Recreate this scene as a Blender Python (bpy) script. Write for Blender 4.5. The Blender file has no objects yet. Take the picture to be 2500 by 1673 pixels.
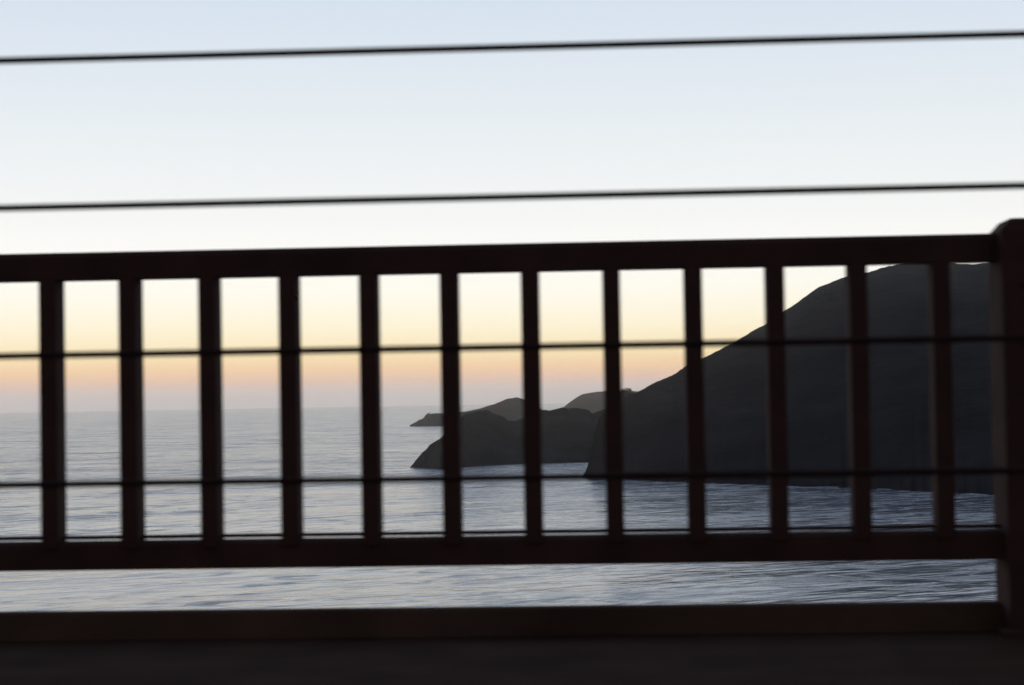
import bpy, bmesh, math, random
from mathutils import Vector, Matrix, noise
R = math.radians
random.seed(7)
scene = bpy.context.scene
col = scene.collection

# ------------------------------------------------------------------ camera
CAM = Vector((0.0, 0.0, 0.808))            # eye of a passenger, 0.8 m above the sidewalk
YAW, PITCH, ROLL = -0.05226, 0.02779, 0.01671
FPX, CX, CY = 4700.0, 1250.0, 836.5        # focal length in photo pixels
fwd = Vector((math.sin(YAW) * math.cos(PITCH), math.cos(YAW) * math.cos(PITCH), math.sin(PITCH)))
rt0 = Vector((math.cos(YAW), -math.sin(YAW), 0.0))
up0 = rt0.cross(fwd)
rt = math.cos(ROLL) * rt0 - math.sin(ROLL) * up0
up = math.sin(ROLL) * rt0 + math.cos(ROLL) * up0
cd = bpy.data.cameras.new('camera')
cam = bpy.data.objects.new('camera', cd)
col.objects.link(cam)
m = Matrix((rt, up, -fwd)).transposed().to_4x4()
m.translation = CAM
cam.matrix_world = m
cd.sensor_width = 36.0
cd.lens = 36.0 * FPX / 2500.0
cd.clip_start = 0.05
cd.clip_end = 150000.0
cd.dof.use_dof = True
cd.dof.focus_distance = 60.0
cd.dof.aperture_fstop = 5.6
cd.dof.aperture_ratio = 0.5                # a 2x anamorphic lens
scene.camera = cam

# ------------------------------------------------------------------ sky, sun, exposure
world = bpy.data.worlds.new('World')
scene.world = world
world.use_nodes = True
nt = world.node_tree
for n in list(nt.nodes):
    nt.nodes.remove(n)
N, L = nt.nodes.new, nt.links.new


def lin(c):
    return tuple(((v / 255.0) / 12.92 if v / 255.0 <= 0.04045 else ((v / 255.0 + 0.055) / 1.055) ** 2.4) for v in c) + (1.0,)


def ramp_set(node, stops):
    el = node.color_ramp.elements
    while len(el) > 1:
        el.remove(el[-1])
    el[0].position, el[0].color = stops[0]
    for p, c in stops[1:]:
        e = el.new(p)
        e.color = c


def math_node(tree, op, a, b=None, clamp=False):
    n = tree.nodes.new('ShaderNodeMath')
    n.operation = op
    n.use_clamp = clamp
    for i, v in enumerate((a, b)):
        if v is None:
            continue
        if isinstance(v, (int, float)):
            n.inputs[i].default_value = v
        else:
            tree.links.new(v, n.inputs[i])
    return n.outputs[0]


SUN_EL, SUN_AZ = R(0.5), R(-62.0)          # the sun is setting off to the left, in the sea haze
tc = N('ShaderNodeTexCoord')
sep = N('ShaderNodeSeparateXYZ')
L(tc.outputs['Generated'], sep.inputs[0])
z = sep.outputs['Z']
# elevation 0..90 deg squeezed so that the low sky has room in the ramp: sqrt(z)
t = math_node(nt, 'SQRT', math_node(nt, 'MAXIMUM', z, 0.0))


def E(el):                                  # elevation (sine) -> ramp position
    return math.sqrt(max(el, 0.0))


west = N('ShaderNodeValToRGB')
ramp_set(west, [
    (E(0.0), lin((190, 184, 194))), (E(0.0022), lin((200, 185, 190))), (E(0.005), lin((220, 188, 180))), (E(0.009), lin((241, 190, 160))),
    (E(0.015), lin((253, 206, 152))), (E(0.023), lin((255, 230, 176))), (E(0.036), lin((255, 244, 212))), (E(0.055), lin((252, 249, 237))),
    (E(0.075), lin((248, 247, 244))), (E(0.10), lin((238, 240, 240))), (E(0.145), lin((224, 231, 236))),
    (E(0.205), lin((207, 218, 232))), (E(0.35), lin((184, 200, 225))), (E(0.6), lin((108, 126, 160))),
    (1.0, lin((60, 70, 94)))])
east = N('ShaderNodeValToRGB')
ramp_set(east, [
    (0.0, lin((88, 76, 68))), (E(0.05), lin((98, 84, 76))), (E(0.15), lin((92, 82, 80))),
    (E(0.4), lin((68, 68, 78))), (1.0, lin((60, 70, 94)))])
L(t, west.inputs[0])
L(t, east.inputs[0])
# azimuth: 1 towards the sunset, 0 behind
vd = N('ShaderNodeVectorMath')
vd.operation = 'DOT_PRODUCT'
L(tc.outputs['Generated'], vd.inputs[0])
GA = R(-7.0)
vd.inputs[1].default_value = (math.sin(GA), math.cos(GA), 0.0)
az = N('ShaderNodeMapRange')
az.interpolation_type = 'SMOOTHERSTEP'
L(vd.outputs['Value'], az.inputs[0])
az.inputs[1].default_value = 0.28
az.inputs[2].default_value = 0.98
mix = N('ShaderNodeMix')
mix.data_type = 'RGBA'
L(az.outputs[0], mix.inputs['Factor'])
L(east.outputs[0], mix.inputs['A'])
L(west.outputs[0], mix.inputs['B'])
bg1 = N('ShaderNodeBackground')
bg1.inputs[1].default_value = 1.0
L(mix.outputs['Result'], bg1.inputs[0])
sky = N('ShaderNodeTexSky')
sky.sky_type = 'NISHITA'
sky.sun_disc = False
sky.sun_elevation = SUN_EL
sky.sun_rotation = SUN_AZ
sky.dust_density = 2.0
bg2 = N('ShaderNodeBackground')
bg2.inputs[1].default_value = 0.02
L(sky.outputs[0], bg2.inputs[0])
add = N('ShaderNodeAddShader')
L(bg1.outputs[0], add.inputs[0])
L(bg2.outputs[0], add.inputs[1])
wo = N('ShaderNodeOutputWorld')
L(add.outputs[0], wo.inputs[0])

sl = bpy.data.lights.new('sun', 'SUN')
sl.energy = 0.02
sl.angle = R(8.0)
sl.color = (1.0, 0.72, 0.45)
so = bpy.data.objects.new('sun', sl)
col.objects.link(so)
sdir = Vector((math.sin(SUN_AZ) * math.cos(SUN_EL), math.cos(SUN_AZ) * math.cos(SUN_EL), math.sin(SUN_EL)))
so.rotation_euler = (-sdir).to_track_quat('-Z', 'Y').to_euler()

scene.view_settings.view_transform = 'Standard'
scene.view_settings.look = 'None'
scene.view_settings.exposure = 0.08
scene.view_settings.gamma = 1.0
scene.render.engine = 'CYCLES'
scene.cycles.use_denoising = True
scene.cycles.volume_bounces = 2
scene.cycles.max_bounces = 6

# ------------------------------------------------------------------ helpers
EYE_H = 67.0                                # eye above the sea, as on a high bridge
SEA_Z = CAM.z - EYE_H
EARTH = 7.4e6                               # effective earth radius


def ray(px, py):
    d = fwd + (px - CX) / FPX * rt + (CY - py) / FPX * up
    return d


def at(px, py, dist):
    """point in the direction of a photo pixel at a horizontal distance in metres"""
    d = ray(px, py)
    return CAM + d * (dist / math.hypot(d.x, d.y))


def sea_dist(px, py):
    d = ray(px, py)
    return EYE_H / (-d.z / math.hypot(d.x, d.y))


def new_mat(name, color, rough=0.6, var=0.25, scale=8.0, bump=0.0, bscale=None, spec=0.5):
    mt = bpy.data.materials.new(name)
    mt.use_nodes = True
    t_ = mt.node_tree
    b = t_.nodes['Principled BSDF']
    b.inputs['Roughness'].default_value = rough
    b.inputs['Specular IOR Level'].default_value = spec
    co = t_.nodes.new('ShaderNodeTexCoord')
    no = t_.nodes.new('ShaderNodeTexNoise')
    no.inputs['Scale'].default_value = scale
    no.inputs['Detail'].default_value = 6.0
    t_.links.new(co.outputs['Object'], no.inputs['Vector'])
    rp = t_.nodes.new('ShaderNodeValToRGB')
    a = tuple(c * (1 - var) for c in color) + (1.0,)
    c2 = tuple(min(1.0, c * (1 + var)) for c in color) + (1.0,)
    ramp_set(rp, [(0.3, a), (0.7, c2)])
    t_.links.new(no.outputs['Fac'], rp.inputs[0])
    t_.links.new(rp.outputs[0], b.inputs['Base Color'])
    if bump:
        n2 = t_.nodes.new('ShaderNodeTexNoise')
        n2.inputs['Scale'].default_value = bscale or scale * 4
        n2.inputs['Detail'].default_value = 4.0
        t_.links.new(co.outputs['Object'], n2.inputs['Vector'])
        bp = t_.nodes.new('ShaderNodeBump')
        bp.inputs['Distance'].default_value = bump
        t_.links.new(n2.outputs['Fac'], bp.inputs['Height'])
        t_.links.new(bp.outputs[0], b.inputs['Normal'])
    return mt


def mesh_obj(name, verts, faces, mat, parent=None, smooth=False):
    me = bpy.data.meshes.new(name)
    me.from_pydata([tuple(v) for v in verts], [], faces)
    me.update()
    bm = bmesh.new()
    bm.from_mesh(me)
    bmesh.ops.recalc_face_normals(bm, faces=bm.faces)
    bm.to_mesh(me)
    bm.free()
    if smooth:
        me.polygons.foreach_set('use_smooth', [True] * len(me.polygons))
    me.materials.append(mat)
    o = bpy.data.objects.new(name, me)
    col.objects.link(o)
    if parent:
        o.parent = parent
    return o


def prism(profile, axis, a, b):
    """profile: list of 2-tuples; axis 'x': (y,z), 'z': (x,y); extruded from a to b"""
    n = len(profile)
    vs = []
    for e in (a, b):
        for p, q in profile:
            vs.append((e, p, q) if axis == 'x' else (p, q, e))
    fs = [tuple(range(n - 1, -1, -1)), tuple(range(n, 2 * n))]
    for i in range(n):
        j = (i + 1) % n
        fs.append((i, j, n + j, n + i))
    return vs, fs


def box(x0, x1, y0, y1, z0, z1):
    return prism([(y0, z0), (y1, z0), (y1, z1), (y0, z1)], 'x', x0, x1)


def join(parts):
    vs, fs = [], []
    for v, f in parts:
        k = len(vs)
        vs += list(v)
        fs += [tuple(i + k for i in q) for q in f]
    return vs, fs


def tube(p, q, r0, r1=None, seg=10):
    r1 = r0 if r1 is None else r1
    p, q = Vector(p), Vector(q)
    d = (q - p).normalized()
    a = d.orthogonal().normalized()
    b = d.cross(a)
    vs, fs = [], []
    for c, r in ((p, r0), (q, r1)):
        for i in range(seg):
            th = 2 * math.pi * i / seg
            vs.append(c + r * (math.cos(th) * a + math.sin(th) * b))
    for i in range(seg):
        j = (i + 1) % seg
        fs.append((i, j, seg + j, seg + i))
    fs.append(tuple(range(seg - 1, -1, -1)))
    fs.append(tuple(range(seg, 2 * seg)))
    return vs, fs


def tag(o, label=None, cat=None, group=None, kind=None):
    for k, v in (('label', label), ('category', cat), ('group', group), ('kind', kind)):
        if v:
            o[k] = v
    return o


def empty(name, loc):
    o = bpy.data.objects.new(name, None)
    o.location = loc
    o.empty_display_size = 0.2
    col.objects.link(o)
    return o


# ------------------------------------------------------------------ sea
def sea_material():
    mt = bpy.data.materials.new('sea_water')
    mt.use_nodes = True
    t_ = mt.node_tree
    b = t_.nodes['Principled BSDF']
    b.inputs['Base Color'].default_value = (0.06, 0.10, 0.17, 1)
    b.inputs['Roughness'].default_value = 0.20
    b.inputs['IOR'].default_value = 3.6
    co = t_.nodes.new('ShaderNodeTexCoord')

    def layer(sx, sy, rot, amp, detail, rough=0.5, dist=0.0):
        mp = t_.nodes.new('ShaderNodeMapping')
        mp.vector_type = 'TEXTURE'
        mp.inputs['Rotation'].default_value = (0, 0, R(rot))
        mp.inputs['Scale'].default_value = (1 / sx, 1 / sy, 1)
        t_.links.new(co.outputs['Object'], mp.inputs['Vector'])
        n = t_.nodes.new('ShaderNodeTexNoise')
        n.inputs['Scale'].default_value = 1.0
        n.inputs['Detail'].default_value = detail
        n.inputs['Roughness'].default_value = rough
        n.inputs['Distortion'].default_value = dist
        t_.links.new(mp.outputs[0], n.inputs['Vector'])
        return math_node(t_, 'MULTIPLY', n.outputs['Fac'], amp)
    h = math_node(t_, 'ADD', layer(1 / 30, 1 / 13.0, 32, 2.2, 2.0, 0.5, 0.7), layer(1 / 9, 1 / 4.0, 18, 0.30, 3.0, 0.55))
    h = math_node(t_, 'ADD', h, layer(1 / 220, 1 / 120, 38, 3.0, 2.0))
    # sheltered water by the bridge, livelier water offshore, and drifting wind patches
    sp = t_.nodes.new('ShaderNodeSeparateXYZ')
    t_.links.new(co.outputs['Object'], sp.inputs[0])
    mr = t_.nodes.new('ShaderNodeMapRange')
    mr.interpolation_type = 'SMOOTHSTEP'
    t_.links.new(sp.outputs['Y'], mr.inputs[0])
    for k_, v_ in ((1, 900.0), (2, 2000.0), (3, 0.46), (4, 2.1)):
        mr.inputs[k_].default_value = v_
    patch = math_node(t_, 'ADD', layer(1 / 260, 1 / 160, 30, 2.0, 2.0, 0.5, 1.0), 0.0)
    h = math_node(t_, 'MULTIPLY', h, math_node(t_, 'MULTIPLY', mr.outputs[0], patch))
    # cat's paws: streaks of fine ripple roughen the surface here and there
    cp_ = math_node(t_, 'ADD', layer(1 / 26, 1 / 11, 32, 0.65, 3.0, 0.6, 0.8), layer(1 / 150, 1 / 90, 30, 0.35, 2.0))
    rr = t_.nodes.new('ShaderNodeMapRange')
    rr.interpolation_type = 'SMOOTHSTEP'
    t_.links.new(cp_, rr.inputs[0])
    for k_, v_ in ((1, 0.47), (2, 0.68), (3, 0.15), (4, 0.44)):
        rr.inputs[k_].default_value = v_
    t_.links.new(rr.outputs[0], b.inputs['Roughness'])
    bp = t_.nodes.new('ShaderNodeBump')
    bp.inputs['Distance'].default_value = 1.0
    bp.inputs['Strength'].default_value = 1.0
    t_.links.new(h, bp.inputs['Height'])
    t_.links.new(bp.outputs[0], b.inputs['Normal'])
    return mt


def build_sea():
    rings = [0.0]
    r = 60.0
    while r < 44000:
        rings.append(r)
        r *= 1.09
    rings.append(44000.0)
    seg = 144
    vs = [(0, 0, SEA_Z)]
    fs = []
    for r in rings[1:]:
        for i in range(seg):
            th = 2 * math.pi * i / seg
            vs.append((r * math.cos(th), r * math.sin(th), SEA_Z - r * r / (2 * EARTH)))
    for i in range(seg):
        fs.append((0, 1 + i, 1 + (i + 1) % seg))
    for k in range(len(rings) - 2):
        a, b = 1 + k * seg, 1 + (k + 1) * seg
        for i in range(seg):
            j = (i + 1) % seg
            fs.append((a + i, b + i, b + j, a + j))
    o = mesh_obj('sea', vs, fs, sea_material(), smooth=True)
    tag(o, 'pale rippled sea far below the bridge, fading into haze', kind='structure')


build_sea()

# ------------------------------------------------------------------ headlands
M_hill = new_mat('coastal_scrub', (0.034, 0.029, 0.031), 0.95, 0.45, 0.012, 2.0, 0.06, 0.05)
M_rock = new_mat('cliff_scrub', (0.042, 0.038, 0.037), 0.95, 0.4, 0.02, 2.0, 0.08, 0.05)


def interp(pts, x):
    if x <= pts[0][0]:
        return pts[0][1]
    for (a, b), (c, d) in zip(pts, pts[1:]):
        if x <= c:
            return b + (d - b) * (x - a) / (c - a)
    return pts[-1][1]


def headland(name, label, ridge, shore, depth, mat, step=4.0, rough=1.2, back=500.0, seed=0.0, cut=None):
    """ridge: (photo x, photo y) of the skyline; shore: (photo x, metres) distance of the waterline;
    depth: (photo x, metres) how far behind the waterline the ridge stands"""
    x0, x1 = ridge[0][0], ridge[-1][0]
    n = max(3, int((x1 - x0) / step))
    NR, NB = 22, 7
    vs, fs = [], []
    for i in range(n + 1):
        px = x0 + (x1 - x0) * i / n
        ry = interp(ridge, px)
        d = ray(px, ry)
        hd = Vector((d.x, d.y)) / math.hypot(d.x, d.y)
        dn = min(1.0, i / 8.0) * (4.0 * noise.noise((px * 0.06, seed, 21)))
        d0 = interp(shore, px)
        ds = d0 + dn
        dr = d0 + interp(depth, px)
        tip = min(1.0, i / 6.0)
        el_r = d.z / math.hypot(d.x, d.y)
        rg = (rough / FPX) * tip * (noise.noise((px * 0.11, seed, 0)) + 0.7 * noise.noise((px * 0.33, seed, 3)) + 0.5 * noise.noise((px * 0.8, seed, 7)))
        sz = lambda r: SEA_Z - r * r / (2 * EARTH)
        el_s = (sz(d0) - 3.0 - CAM.z) / d0
        el_0 = el_r
        el_r += rg
        zr = CAM.z + el_r * dr
        if zr < sz(dr) + 0.5:
            zr = sz(dr) + 0.5
            el_r = (zr - CAM.z) / dr
        for k in range(NR + 1):
            tt = k / NR
            wob = math.sin(math.pi * tt)
            r = d0 + (dr - d0) * tt + dn * (1 - tt) ** 3
            wx, wy = hd.x * r, hd.y * r
            q = noise.noise((wx / 140, wy / 140, seed + 11)) + 0.55 * noise.noise((wx / 55, wy / 55, seed + 5)) + 0.3 * noise.noise((wx / 20, wy / 20, seed))
            e = tt ** 0.82 + 0.09 * wob * q
            e = max(0.0, min(1.0, e))
            el = el_s + (el_0 - el_s) * e + rg * tt ** 10
            if k < NR:
                el = min(el, el_r - 0.0002 * (NR - k) / NR)
            r += (dr - ds) * 0.06 * wob * q
            vs.append((CAM.x + hd.x * r, CAM.y + hd.y * r, CAM.z + el * r))
        for k in range(1, NB + 1):
            tt = k / NB
            r = dr + back * tt
            zb = zr + (sz(r) - 4.0 - zr) * (tt ** 1.3)
            zb = min(zb, CAM.z + el_r * r - 1.5 * tt)
            vs.append((CAM.x + hd.x * r, CAM.y + hd.y * r, zb))
    w = NR + NB + 1
    for i in range(n):
        for k in range(w - 1):
            a = i * w + k
            fs.append((a, a + 1, a + w + 1, a + w))
    # close the right end down to the water
    o = mesh_obj(name, vs, fs, mat, smooth=True)
    tag(o, label, kind='structure')
    return o


# nearest: the long dark slope that climbs to the right
headland('headland_slope', 'long dark headland slope climbing to the right behind the railing',
         [(1422, 1164), (1432, 1146), (1440, 1120), (1450, 1060), (1462, 1022), (1480, 1000), (1503, 982), (1526, 970), (1555, 958), (1594, 936), (1641, 917), (1675, 894),
          (1713, 876), (1752, 857), (1799, 832), (1841, 806), (1871, 791), (1905, 766), (1948, 738), (1991, 706),
          (2008, 697), (2059, 678), (2100, 668), (2128, 663), (2149, 655), (2186, 646), (2240, 640), (2300, 640),
          (2340, 644), (2380, 645), (2420, 640), (2500, 628), (2700, 610), (3000, 600), (3400, 640), (3900, 700)],
         [(1422, 1583), (1600, 1475), (1800, 1410), (2000, 1361), (2200, 1300), (2400, 1240), (2700, 1180), (3900, 1050)],
         [(1422, 4), (1440, 20), (1470, 120), (1530, 200), (1700, 330), (2000, 520), (2300, 650), (3900, 700)],
         M_hill, 3.0, 1.6, 700.0, 1.3)
# middle: the low double-humped point
headland('rocky_point', 'low dark point with two humps reaching out into the sea',
         [(1001, 1141), (1010, 1131), (1021, 1116), (1037, 1100), (1048, 1088), (1059, 1079), (1079, 1068), (1100, 1042), (1123, 1020), (1135, 1012),
          (1149, 1007), (1171, 1002), (1187, 1001), (1196, 1004), (1203, 1009), (1222, 1014), (1230, 1018), (1238, 1025), (1248, 1028),
          (1257, 1028), (1276, 1021), (1300, 1008), (1324, 1001), (1346, 1002), (1362, 998), (1375, 994), (1386, 998), (1397, 996),
          (1410, 996), (1429, 999), (1440, 1003), (1444, 1009), (1455, 1007), (1474, 999), (1500, 990), (1600, 985), (1700, 990)],
         [(1001, 1856), (1040, 1830), (1077, 1795), (1110, 1815), (1153, 1865), (1249, 1890), (1375, 1905), (1500, 1930), (1700, 1950)],
         [(1001, 3), (1060, 60), (1120, 120), (1250, 190), (1375, 230), (1700, 300)],
         M_rock, 3.0, 1.8, 350.0, 4.1)
# far point with the lighthouse, and the hills behind
headland('distant_point', 'hazy grey point low on the sea horizon carrying a lighthouse',
         [(1000, 1039), (1012, 1032), (1023, 1026), (1034, 1021), (1039, 1014), (1044, 1010), (1055, 1010), (1066, 1009), (1082, 1010),
          (1110, 1008), (1140, 1004), (1165, 999), (1187, 993), (1212, 985), (1235, 975), (1250, 972), (1263, 970), (1279, 975), (1300, 985), (1320, 998), (1350, 1010)],
         [(1000, 4600), (1350, 4400)],
         [(1000, 10), (1050, 120), (1350, 400)],
         M_hill, 2.5, 1.0, 600.0, 8.2)
headland('distant_hill', 'hazy grey hill rising between the low point and the big slope',
         [(1355, 1020), (1366, 1004), (1378, 993), (1388, 984), (1397, 978), (1410, 969), (1423, 962), (1436, 960), (1448, 958), (1477, 955), (1500, 952), (1530, 953), (1560, 956), (1620, 970), (1700, 985)],
         [(1355, 6400), (1700, 6300)],
         [(1355, 60), (1480, 300), (1700, 400)],
         M_hill, 2.5, 1.0, 600.0, 12.9)
headland('wooded_ridge', 'grey wooded ridge just showing above the foot of the big slope',
         [(1486, 985), (1495, 972), (1505, 962), (1518, 957), (1530, 957), (1545, 958), (1560, 962), (1600, 972), (1700, 990)],
         [(1486, 2500), (1700, 2400)],
         [(1486, 20), (1520, 150), (1700, 300)],
         M_hill, 2.5, 1.0, 400.0, 17.0)

# surf along the foot of the slope
M_foam = new_mat('sea_foam', (0.72, 0.75, 0.80), 0.8, 0.1, 0.3)


def surf(pts, width, label):
    vs, fs = [], []
    n = 26
    for i in range(n + 1):
        s = i / n
        px = pts[0][0] + (pts[-1][0] - pts[0][0]) * s
        py = interp(pts, px)
        dist = sea_dist(px, py)
        d = ray(px, py)
        hd = Vector((d.x, d.y)).normalized()
        wdt = width * math.sin(math.pi * s) ** 0.6 * (0.55 + 0.6 * noise.noise((px * 0.13, 2.0, 0.0)))
        wdt = max(0.3, wdt)
        mid = 3.0 * noise.noise((px * 0.07, 9.0, 0.0))
        for k in range(4):
            q = k / 3.0
            r = dist + mid + (q - 0.5) * wdt * 2
            vs.append((CAM.x + hd.x * r, CAM.y + hd.y * r, SEA_Z - r * r / (2 * EARTH) + 0.12 + 0.25 * math.sin(math.pi * q)))
    for i in range(n):
        for k in range(3):
            a = i * 4 + k
            fs.append((a, a + 1, a + 5, a + 4))
    o = mesh_obj('surf', vs, fs, M_foam, smooth=True)
    tag(o, label, kind='stuff')


surf([(1958, 1191), (2012, 1189.5), (2070, 1189.5)], 8.0, 'thin pale surf line at the foot of the dark slope')
surf([(2140, 1194), (2190, 1195), (2250, 1198)], 6.0, 'faint surf line nearer the tall post')
surf([(2345, 1207), (2372, 1206), (2412, 1209)], 9.0, 'short surf patch just left of the tall post')

# ------------------------------------------------------------------ lighthouse and trees, far off
M_white = new_mat('white_render', (0.7, 0.68, 0.64), 0.7, 0.08, 0.5)
M_red = new_mat('red_roof', (0.35, 0.06, 0.04), 0.6, 0.1, 0.5)
M_lamp = bpy.data.materials.new('lamp_glow')
M_lamp.use_nodes = True
M_lamp.node_tree.nodes['Principled BSDF'].inputs['Emission Color'].default_value = (1.0, 0.45, 0.3, 1)
M_lamp.node_tree.nodes['Principled BSDF'].inputs['Emission Strength'].default_value = 3.0
p = at(1047, 1009.5, 4690)
lh = empty('lighthouse', p)
tag(lh, 'tiny lighthouse with a reddish lamp on the far hazy point', 'lighthouse')
mesh_obj('tower', *tube((0, 0, -4), (0, 0, 3.0), 2.2, 1.7, 12), M_white, lh)
mesh_obj('gallery', *tube((0, 0, 3.0), (0, 0, 3.35), 2.4, 2.4, 12), M_red, lh)
mesh_obj('lamp', *tube((0, 0, 3.35), (0, 0, 5.0), 1.1, 1.1, 10), M_lamp, lh)
mesh_obj('roof', *tube((0, 0, 5.0), (0, 0, 6.4), 1.5, 0.15, 12), M_red, lh)

M_leaf = new_mat('dark_leaf', (0.04, 0.05, 0.03), 0.8, 0.4, 0.8)
M_bark = new_mat('bark', (0.06, 0.05, 0.04), 0.9, 0.3, 0.8)


def tree(px, py, dist, h, wd, label):
    base = at(px, py, dist)
    base.z -= 3.2
    o = empty('tree', base)
    tag(o, label, 'tree', 'trees on the wooded ridge')
    tr = [tube((0, 0, -1.5), (0, 0, h * 0.45), 0.35, 0.22, 7)]
    for k in range(5):
        a = k * 2 * math.pi / 5 + random.random()
        tr.append(tube((0, 0, h * (0.3 + 0.04 * k)), (math.cos(a) * wd * 0.3, math.sin(a) * wd * 0.3, h * (0.55 + 0.06 * k)), 0.16, 0.06, 5))
    mesh_obj('trunk', *join(tr), M_bark, o)
    vs, fs = [], []
    cl = []
    for k in range(11):
        a = random.random() * 6.283
        rr = wd * 0.36 * math.sqrt(random.random())
        cl.append((math.cos(a) * rr, math.sin(a) * rr, h * random.uniform(0.28, 0.92), wd * random.uniform(0.14, 0.24)))
    for k in range(700):
        c = random.choice(cl)
        v = Vector((random.gauss(0, 1), random.gauss(0, 1), random.gauss(0, 0.8))).normalized() * c[3] * random.random() ** 0.4
        q = Vector(c[:3]) + v
        nrm = Vector((random.gauss(0, 1), random.gauss(0, 1), random.gauss(0, 1))).normalized()
        a = nrm.orthogonal().normalized() * random.uniform(0.25, 0.5)
        b = nrm.cross(a)
        i = len(vs)
        vs += [q - a, q + b * 0.6, q + a, q - b * 0.6]
        fs.append((i, i + 1, i + 2, i + 3))
    mesh_obj('crown', vs, fs, M_leaf, o)


tree(1521, 957, 2640, 8.0, 7.5, 'round-topped far tree beside the eighth picket gap, leftmost on the wooded ridge')
tree(1530, 957, 2645, 8.5, 7.5, 'low far tree in the middle of the clump on the wooded ridge')
tree(1538, 957, 2640, 8.0, 5.0, 'upright far tree at the right end of the clump on the wooded ridge')

# ------------------------------------------------------------------ bridge deck
M_conc = new_mat('sidewalk_concrete', (0.115, 0.070, 0.046), 0.95, 0.25, 3.0, 0.004, 60.0, 0.05)
M_kerb = new_mat('kerb_concrete', (0.16, 0.105, 0.072), 0.95, 0.25, 3.0, 0.004, 60.0, 0.05)
M_asph = new_mat('asphalt', (0.05, 0.05, 0.052), 0.9, 0.3, 12.0, 0.004, 90.0, 0.3)
M_paint = new_mat('red_lead_paint', (0.125, 0.070, 0.055), 0.85, 0.22, 5.0, 0.0015, 40.0, 0.12)
M_cable = new_mat('dark_wire_rope', (0.060, 0.032, 0.026), 0.7, 0.2, 30.0, 0.001, 300.0, 0.15)
M_line = new_mat('lane_paint', (0.7, 0.68, 0.62), 0.7, 0.1, 10.0)
X0, X1 = -26.0, 26.0
o = mesh_obj('sidewalk', *box(X0, X1, 3.10, 6.62, -0.35, 0.0), M_conc)
tag(o, 'dark concrete sidewalk running along the foot of the railing', kind='structure')
o = mesh_obj('road', *box(X0, X1, -9.0, 3.10, -0.55, -0.20), M_asph)
tag(o, 'asphalt roadway of the bridge beside the raised sidewalk', kind='structure')
for i in range(6):
    x = X0 + 2.0 + 9.0 * i
    mesh_obj('lane_marking', *box(x, x + 3.0, -1.90, -1.80, -0.20, -0.196), M_line, o)
o = mesh_obj('kerb', *prism([(6.50, 0.0), (6.57, 0.0), (6.57, 0.090), (6.565, 0.0935), (6.51, 0.0935), (6.50, 0.086)], 'x', X0, X1), M_kerb)
tag(o, 'low dark concrete kerb under the railing at the edge of the deck', kind='structure')

# ------------------------------------------------------------------ railing
RY = 6.5                                    # plane of the railing
PX0, PS = -1.91719, 0.27365                 # first picket in view and picket spacing
rail = empty('bridge_railing', (0, RY, 0))
tag(rail, 'dark red steel picket railing along the edge of the bridge', 'railing')
cz = CAM.z
yf, yb = -0.05, 0.05
z_top = cz + 0.5175 * (RY + yf) / RY
z_tb = cz + 0.4175 * (RY + yb) / RY
r = 0.018
mesh_obj('top_rail', *prism([(yf - 0.006, z_tb), (yb + 0.006, z_tb), (yb + 0.006, z_top - r), (yb, z_top - 0.3 * r), (yb - 0.012, z_top),
                             (yf + 0.012, z_top), (yf, z_top - 0.3 * r), (yf - 0.006, z_top - r)], 'x', X0, X1), M_paint, rail)
z_lb = cz - 0.5710 * (RY + yf) / RY
z_bar = cz - 0.4520 * (RY + 0.02) / RY
z_lt = z_bar - 0.0195
mesh_obj('bottom_rail', *prism([(yf + 0.004, z_lb), (yb, z_lb), (yb, z_lt), (yf + 0.030, z_lt), (yf + 0.010, z_lt - 0.004), (yf + 0.004, z_lt - 0.010)], 'x', X0, X1), M_paint, rail)
mesh_obj('flat_bar', *box(X0, X1, 0.0, 0.02, z_bar - 0.0120, z_bar), M_paint, rail)
# posts stand in for every 17th picket
POST0, POSTP = 1.448, 17 * PS
posts = [POST0 + POSTP * k for k in range(-5, 6)]
posts = [x for x in posts if X0 + 0.3 < x < X1 - 0.3]
hw, hd_ = 0.0300, 0.055             # half width, half depth of a picket
H = [(-hw + 0.004, -hd_), (hw - 0.004, -hd_), (hw, -hd_ + 0.004), (hw, hd_ - 0.004),
     (hw - 0.004, hd_), (-hw + 0.004, hd_), (-hw, hd_ - 0.004), (-hw, -hd_ + 0.004)]
proto = None
for i in range(-90, 105):
    x = PX0 + PS * i
    if not (X0 + 0.1 < x < X1 - 0.1) or min(abs(x - q) for q in posts) < 0.20:
        continue
    if proto is None:
        proto = mesh_obj('picket', *prism(H, 'z', z_lt - 0.02, z_tb + 0.02), M_paint, rail)
        o = proto
    else:
        o = proto.copy()
        col.objects.link(o)
        o.parent = rail
    o.location = (x, 0, 0)
pk = None
w2, c = 0.170, 0.035
zt = cz + 0.560 * 6.36 / 6.4


def post_mesh():
    vs, fs = [], []
    y0, y1 = -0.125, 0.105
    prof = [(-w2, 0.0, 0), (-w2, z_top + 0.004, 0), (-w2 + c, zt, c * 0.3)]
    for (xx, zz, ins) in prof:
        vs += [(xx, y0 + ins, zz), (-xx, y0 + ins, zz), (-xx, y1 - ins, zz), (xx, y1 - ins, zz)]
    for k in range(2):
        for j in range(4):
            a, b = 4 * k + j, 4 * k + (j + 1) % 4
            fs.append((a, b, b + 4, a + 4))
    fs += [(0, 3, 2, 1), (8, 9, 10, 11)]
    return vs, fs


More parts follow.
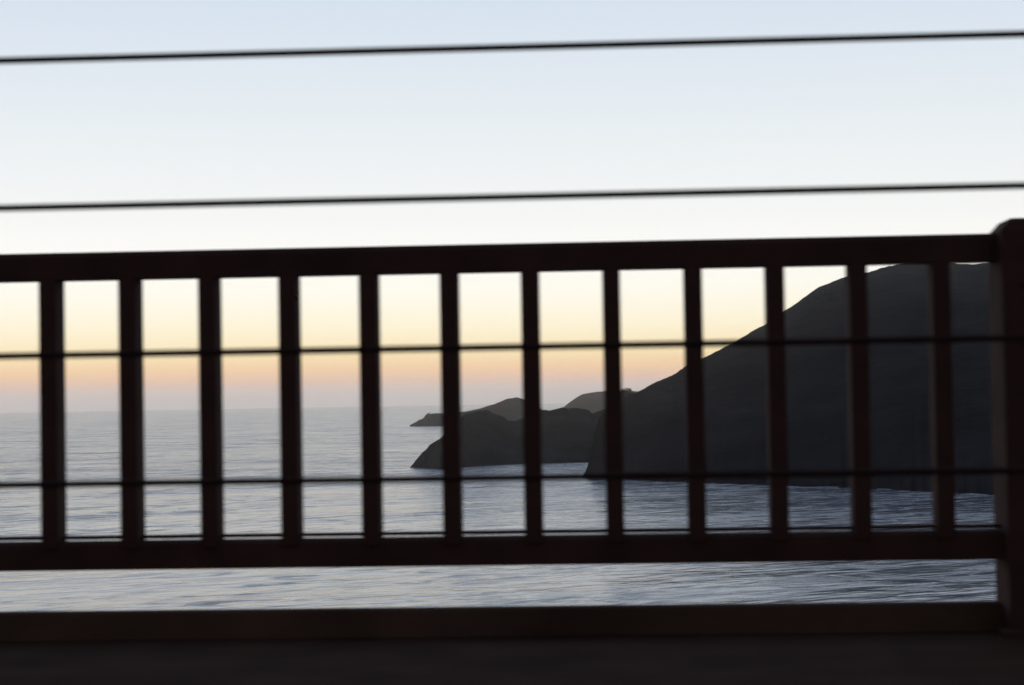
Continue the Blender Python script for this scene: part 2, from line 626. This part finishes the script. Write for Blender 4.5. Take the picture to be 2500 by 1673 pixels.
pp = None
for x in posts:
    if pp is None:
        pp = mesh_obj('post', *post_mesh(), M_paint, rail)
        fr = mesh_obj('base_plate', *box(-w2 - 0.03, w2 + 0.03, -0.19, 0.108, 0.0, 0.02), M_paint, pp)
        rv = []
        for zz in (0.12, 0.32, 0.95, 1.15):
            for xx in (-0.10, 0.10):
                q = mesh_obj('rivet', *tube((xx, -0.124, zz), (xx, -0.136, zz), 0.014, 0.009, 10), M_paint, pp)
                rv.append(q)
        subs = [fr] + rv
        pp.location = (x, 0, 0)
    else:
        o = pp.copy()
        col.objects.link(o)
        o.parent = rail
        o.location = (x, 0, 0)
        for s in subs:
            s2 = s.copy()
            col.objects.link(s2)
            s2.parent = o
# a bolt head sticking out of the fourth picket in view
bx = PX0 + PS * 3
mesh_obj('bolt', *tube((bx + hw - 0.001, -0.040, cz + 0.345), (bx + hw + 0.010, -0.040, cz + 0.345), 0.008, 0.008, 6), M_paint, rail)

# ------------------------------------------------------------------ cable barrier between road and sidewalk
CYB = 3.3
fence = empty('cable_fence', (0, CYB, 0))
tag(fence, 'four taut dark wire cables stretched in front of the railing', 'fence')
for zc in (0.601, 0.3425, 0.0840, -0.1400):
    mesh_obj('cable', *tube((X0, 0, cz + zc), (X1, 0, cz + zc), 0.0060, None, 12), M_cable, fence, smooth=True)
first = None
for k in range(-6, 7):
    x = -2.45 + 3.9 * k
    if not X0 < x < X1:
        continue
    if first is None:
        first = mesh_obj('post', *join([box(-0.03, 0.03, -0.035, 0.035, 0.0, cz + 0.66), box(-0.09, 0.09, -0.09, 0.09, 0.0, 0.015)]), M_paint, fence)
        first.location = (x, 0, 0)
    else:
        o = first.copy()
        col.objects.link(o)
        o.parent = fence
        o.location = (x, 0, 0)

# ------------------------------------------------------------------ sea haze
vs, fs = box(-47000, 47000, -47000, 47000, SEA_Z - 150.0, 260.0)
hz = bpy.data.materials.new('haze_air')
hz.use_nodes = True
ht = hz.node_tree
for n in list(ht.nodes):
    ht.nodes.remove(n)
pv = ht.nodes.new('ShaderNodeVolumePrincipled')
pv.inputs['Color'].default_value = (0.99, 0.975, 0.975, 1)
pv.inputs['Density'].default_value = 3.3e-5
pv.inputs['Anisotropy'].default_value = 0.95
om = ht.nodes.new('ShaderNodeOutputMaterial')
ht.links.new(pv.outputs[0], om.inputs['Volume'])
o = mesh_obj('haze', vs, fs, hz)
tag(o, 'thin sea haze lying over the water', kind='stuff')
